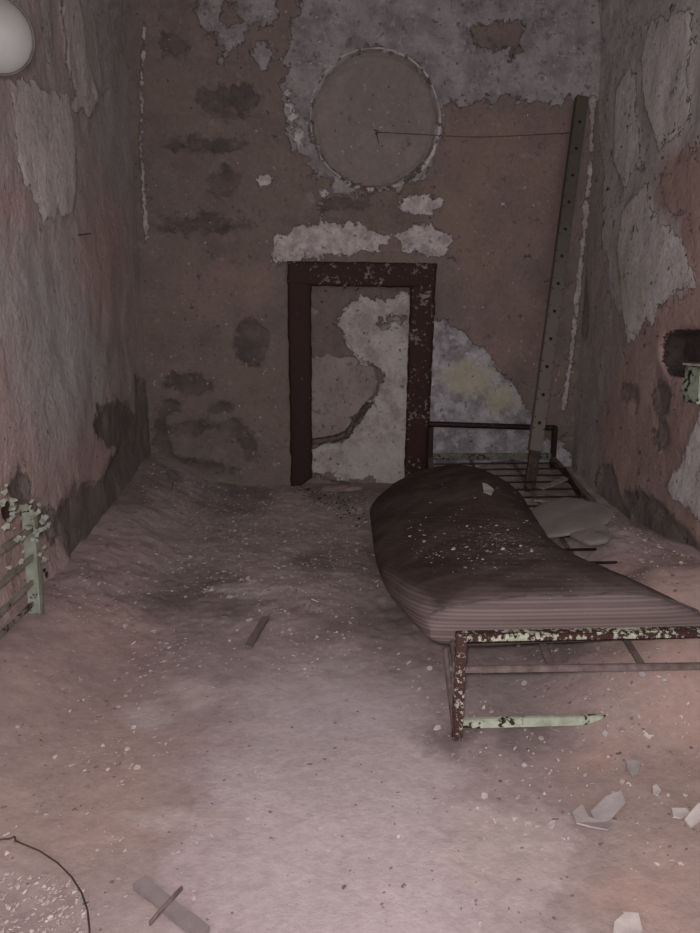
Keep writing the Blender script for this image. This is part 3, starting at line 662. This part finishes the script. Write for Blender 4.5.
def plate_with_holes(mb, p0, p1, w, th, step, first):
    """flat strip with a ring of vertices round each hole: front face + hole wall + back"""
    L = (p1-p0).length; d = (p1-p0).normalized(); r = .0098; nseg = 12
    pos = []; s = first
    while s < L-.03: pos.append(s); s += step
    def P(a, b, c): return p0+d*a+xa*b+ya*c
    cells = []; prev = 0.
    for s in pos:
        cells.append((prev, s-w/2, None)); cells.append((s-w/2, s+w/2, s)); prev = s+w/2
    cells.append((prev, L, None))
    for a, b_, hc in cells:
        if b_-a < 1e-4: continue
        if hc is None:
            v = [P(a, -w/2, c) for c in (0, th)]+[P(a, w/2, c) for c in (0, th)]+[P(b_, -w/2, c) for c in (0, th)]+[P(b_, w/2, c) for c in (0, th)]
            mb.add(v, [[0, 2, 6, 4], [1, 5, 7, 3], [0, 4, 5, 1], [2, 3, 7, 6]]+([[0, 1, 3, 2]] if a == 0 else [])+([[4, 6, 7, 5]] if b_ == L else []))
        else:
            v = []; 
            for c in (0, th):
                for k_ in range(nseg):
                    A_ = 2*math.pi*k_/nseg; ca, sa = math.cos(A_), math.sin(A_); sc = 1/max(abs(ca), abs(sa))
                    v.append(P(hc+ca*sc*w/2, sa*sc*w/2, c)); v.append(P(hc+ca*r, sa*r, c))
            f = []; N = 2*nseg
            for k_ in range(nseg):
                j = (k_+1) % nseg; o0, i0, o1, i1 = 2*k_, 2*k_+1, 2*j, 2*j+1
                f += [[o0, o1, i1, i0], [N+o0, N+i0, N+i1, N+o1], [i0, i1, N+i1, N+i0], [o0, N+o0, N+o1, o1]]
            mb.add(v, f)
wp = .066
mb = MB(); plate_with_holes(mb, pmid, pt, wp, -.0045, .152, (pt-pmid).length % .152)
mb.build('post_face', M_post, post, smooth=False)
mb = MB()   # channel flanges
for s_ in (-1, 1): mb.bar(pmid+xa*s_*(wp/2-.002)-ya*.0-ya*(-.018), pt+xa*s_*(wp/2-.002)+ya*.018, .004, .034, up=ya, bev=.0005)
mb.build('post_flange', M_post, post)
mb = MB(); mb.bar(pmid+ya*.012, pt+ya*.012-dirp*.004, wp-.012, .006, up=ya, bev=.0005); mb.build('post_core', mottled('dark_rust_core', (.012, .009, .008), (.02, .014, .012), 20), post)  # added near-black strip behind the face, paints shade into the holes
mb = MB(); mb.bar(pbm+ya*.016, pmid+dirp*.04+ya*.016, wp*.82, .026, up=ya, bev=.002); mb.build('rusted_foot', M_postb, post)['label'] = 'dark rusted lower end'

# wire from the round opening to the post
M_wire = mottled('rusty_wire', (.03, .022, .02), (.06, .04, .035), 40, .6, .0)
wa = V((C3.x+.003, YB-.012, C3.z-.03*0)); wa = atY(376, 132, YB-.02); wb = atY(572, 133, 4.09)
path = [V((wa.x, YB+.01, wa.z)), wa]+[wa.lerp(wb, t)-V((0, 0, .02*4*t*(1-t)))+V((0, .0, .003*math.sin(t*9))) for t in (.06, .15, .25, .35, .45, .55, .65, .75, .85, .95, 1)]
dd = pt-pbm
wr = MB().tube(path, .0022, 6); wr.tube([wb+V((-.003, 0, 0)), wb+xa*.03+V((0, .012, 0)), wb+xa*.05+V((0, .04, -.01))], .002, 6)
wire = wr.build('wire', M_wire, loc=wa); tag(wire, 'thin rusty wire stretched from the round opening to the post', 'wire')
MB().tube([wa, wa+V((.004, -.012, -.02)), wa+V((.010, -.014, -.045)), wa+V((.016, -.006, -.058))], .0022, 6).build('wire_tail', M_wire, wire)
MB().tube([wa+V((-.012, .0, .012)), wa+V((.006, -.012, .004)), wa+V((.008, -.008, -.012)), wa+V((-.004, .002, -.008))], .0028, 6).build('hook', M_wire, wire)

# ------------------------------------------------------------------ GREEN RACK at the left wall
M_rack = peeled('green_rack_paint', (.13, .095, .075), (.25, .275, .215), .74, 26, .8)
M_rod = peeled('green_rod_paint', (.09, .055, .045), (.24, .22, .175), .72, 30, .8)
M_curl = mottled('pale_green_curls', (.27, .29, .235), (.13, .13, .10), 38, .85, .001)
xr_ = -.93
pb_ = atX(36, 613, xr_); ptp = atX(29, 512, xr_-.02)
rack = empty('iron_rack', V((pb_.x, pb_.y, pb_.z))); tag(rack, 'flaking pale green iron rack with rods standing against the left wall', 'rack')
d_ = (ptp-pb_).normalized()
def angle_iron(mb, a, b, w=.040, t=.005):
    mb.bar(a, b, w, t, up=(0, 1, 0), bev=.001); mb.bar(V(a)+V((w/2, -.012, 0)), V(b)+V((w/2, -.012, 0)), t, .03, up=(0, 1, 0), bev=.001)
mb = MB(); angle_iron(mb, pb_, ptp, .046); rpost = mb.build('post', M_rack, rack)
near = pb_+V((-.01, -1.15, 0)); near.z = fh(near.x, near.y); mb = MB(); angle_iron(mb, near, near+(ptp-pb_), .046); mb.build('post', M_rack, rack)
for py_, r_ in ((528, .010), (556, .009), (580, .009), (600, .007)):
    a = atX(31+(py_-512)*.06, py_, xr_-.01); b = V((a.x-.02, a.y-1.15, a.z+random.uniform(-.01, .01)))
    MB().bar(a, b, .010, r_*2, jag=.0008).build('rod', M_rod, rack)
# curled brackets and peeled paint on the post head
rg = random.Random(4)
for k_, (px, py, s) in enumerate([(14, 500, .022), (22, 508, .026), (36, 512, .022), (42, 520, .024), (36, 534, .024), (43, 528, .014), (12, 516, .02), (44, 562, .020), (38, 556, .014), (4, 502, .02), (18, 562, .016), (10, 568, .016), (30, 524, .018), (42, 545, .012), (6, 520, .016), (26, 500, .014)]+[(30+rg.gauss(0, 9), 506+abs(rg.gauss(0, 26)), rg.uniform(.008, .02)) for _ in range(22)]+[(8+rg.gauss(0, 6), 508+rg.gauss(0, 8), rg.uniform(.01, .02)) for _ in range(8)]):
    s *= .62; c = atX(px+rg.gauss(0, 2), py+rg.gauss(0, 2), xr_+.02); n_ = V((rg.uniform(.2, .9), -1, rg.uniform(-.5, .7))).normalized(); x = n_.orthogonal().normalized(); y = n_.cross(x); kk = 11
    P = [c+(x*math.cos(6.283*i/kk)+y*math.sin(6.283*i/kk)*.8)*s*rg.uniform(.45, 1.35) for i in range(kk)]
    MB().slab(P, n_, .002, rg.uniform(-.5, .5)).build('paint_curl', M_curl, rpost, smooth=False)
for k_, (px, py, s) in enumerate([(4, 512, .03), (46, 575, .012), (44, 570, .01)]):
    c = atX(px, py, xr_-.01); P = [c+V((0, math.cos(6.283*i/7), math.sin(6.283*i/7)))*s*rg.uniform(.6, 1.2) for i in range(7)]
    MB().slab(P, (1, -.4, 0), .003, .2).build('rust_flake', mottled('rust_flake', (.06, .032, .026), (.03, .018, .015), 30), rack, smooth=False)

# ------------------------------------------------------------------ bracket in the right wall hole
M_brk = peeled('pale_green_bracket', (.02, .018, .014), (.30, .34, .26), .72, 45, .7)
xb = XR-.03; c = atX(696, 383, xb-.03)
top = atX(693, 364, xb-.06); bot = atX(693, 401, xb-.06); hgt = top.z-bot.z; y0 = top.y
brk = empty('wall_bracket', V((xb-.06, y0-.06, bot.z))); tag(brk, 'pale green flaking box bracket sticking out of the right wall hole', 'bracket')
mb = MB(); mb.bar(V((xb-.06, y0-.065, bot.z)), V((xb-.06, y0-.065, top.z-.006)), .07, .12, up=(0, 1, 0), bev=.003, jag=.0015); mb.build('box', M_brk, brk)
mb = MB(); mb.bar(V((xb-.062, y0-.005, top.z)), V((xb-.062, y0-.14, top.z+.004)), .085, .008, bev=.001, jag=.0008); mb.build('top_plate', mottled('dusty_top', (.42, .37, .35), (.30, .26, .25), 20), brk)['label'] = 'pale dusty top plate'
mb = MB(); mb.bar(V((xb-.04, y0-.06, top.z-.03)), V((XR+.09, y0-.06, top.z-.02)), .03, .03, bev=.002); mb.build('arm', M_brk, brk)

# ------------------------------------------------------------------ lamp reflector on the left wall
c = atX(-5, 34, XL+.135); fwd = (CAM-c).normalized(); fwd = (fwd+V((.12, 0, .0))).normalized()
dist = (c-CAM).dot(RM @ V((0, 0, -1))); R_ = 37/F*dist*.97
lamp = empty('wall_lamp', V((XL, c.y, c.z-.1))); tag(lamp, 'round grey metal bowl lamp with dark rim high on the left wall', 'lamp')
prof = [(R_*math.sin(a), -R_*.62*math.cos(a)) for a in np.linspace(0.02, math.pi/2, 16)]
m_, nt_, b_ = new_mat('brushed_reflector', .6); b_.inputs['Metallic'].default_value = .2; b_.inputs['Base Color'].default_value = (.33, .32, .31, 1)
q_ = NB(nt_); nn = q_.noise(9, 4); q_.l(q_.mix(nn, (.26, .25, .24), (.34, .33, .32)), b_.inputs['Base Color'])
o = MB().lathe(prof, c, fwd).build('reflector', m_, lamp)
sm = o.modifiers.new('s', 'SOLIDIFY'); sm.thickness = .002
ringp = [c+fwd*.002+(fwd.orthogonal().normalized()*math.cos(a)+fwd.cross(fwd.orthogonal().normalized())*math.sin(a))*R_ for a in np.linspace(0, 2*math.pi, 49)]
MB().tube(ringp, .0045, 8, cap=False).build('rim', mottled('dark_rim', (.05, .042, .04), (.10, .085, .08), 20, .5), lamp)['label'] = 'dark rim'
MB().tube([c-fwd*R_*.58, c-fwd*R_*.58+V((-.05, .03, 0)), V((XL-.03, c.y+.11, c.z))], .010).build('arm', M_black, lamp)

# ------------------------------------------------------------------ small things
M_wd = mottled('grey_wood', (.17, .135, .13), (.11, .085, .08), 25, .9, .001, (6, 1, 1))
a = FP(248, 650, .010); b = FP(266, 620, .010); stick('wood_stick', a, b, .026, .012, 'short dark wood stick lying in the middle of the floor', 'stick', M_wd, .0008)
M_gp = mottled('grey_plank', (.22, .185, .185), (.17, .14, .14), 20, .8, .001)
a = FP(139, 887, .012); b = FP(205, 940, .012)
stick('wood_plank', a, b, .028, .014, 'narrow grey plank lying under a crossing strip at bottom of view', 'plank', M_gp, .0006)
a = FP(183, 900, .030); b = FP(150, 936, .026)
stick('metal_strip', a, b, .005, .010, 'thin dark strip crossing over the narrow grey plank', 'strip', M_dusty, .0006)
pth = [FP(x, y, .006) for x, y in ((-40, 846), (0, 842), (10, 841), (15, 839))]+[FP(x, y, .010) for x, y in ((16, 845), (40, 855), (58, 867), (72, 881), (82, 897), (88, 915), (90, 935), (88, 960))]
tag(MB().tube(pth, .0018, 6).build('wire', M_wire, loc=pth[0]), 'thin curved wire arc on the floor at the bottom left', 'wire')
a = atX(79, 235, XL+.012); b = a+V((.035, .05, .012))
tag(MB().tube([V((XL-.02, a.y, a.z)), a, b], .003, 6).build('nail', M_wire, loc=a), 'dark bent nail sticking out of the left wall', 'nail')
a = FP(171, 490, .005); b = a+V((.015, .0, .045)); tag(MB().tube([a-V((0, 0, .02)), b], .003, 6).build('twig', M_wire, loc=a), 'small dark twig standing up near the back left corner', 'twig')

# ------------------------------------------------------------------ LIGHT
def point(name, loc, power, col, r):
    d = bpy.data.lights.new(name, 'POINT'); d.energy = power; d.color = col; d.shadow_soft_size = r
    o = bpy.data.objects.new(name, d); COL.objects.link(o); o.location = loc; return o
point('phone_torch', CAM+V((-.03, -.02, .05)), 100, (1, .915, .90), .03)
w = bpy.data.worlds.new('w'); SC.world = w; w.use_nodes = True
w.node_tree.nodes['Background'].inputs[0].default_value = (.80, .78, .85, 1); w.node_tree.nodes['Background'].inputs[1].default_value = 2.2
SC.view_settings.view_transform = 'Standard'; SC.view_settings.look = 'None'; SC.view_settings.exposure = .12; SC.view_settings.gamma = 1
SC.view_settings.use_curve_mapping = False
for o in bpy.data.objects:
    if '_o' in o: del o['_o']
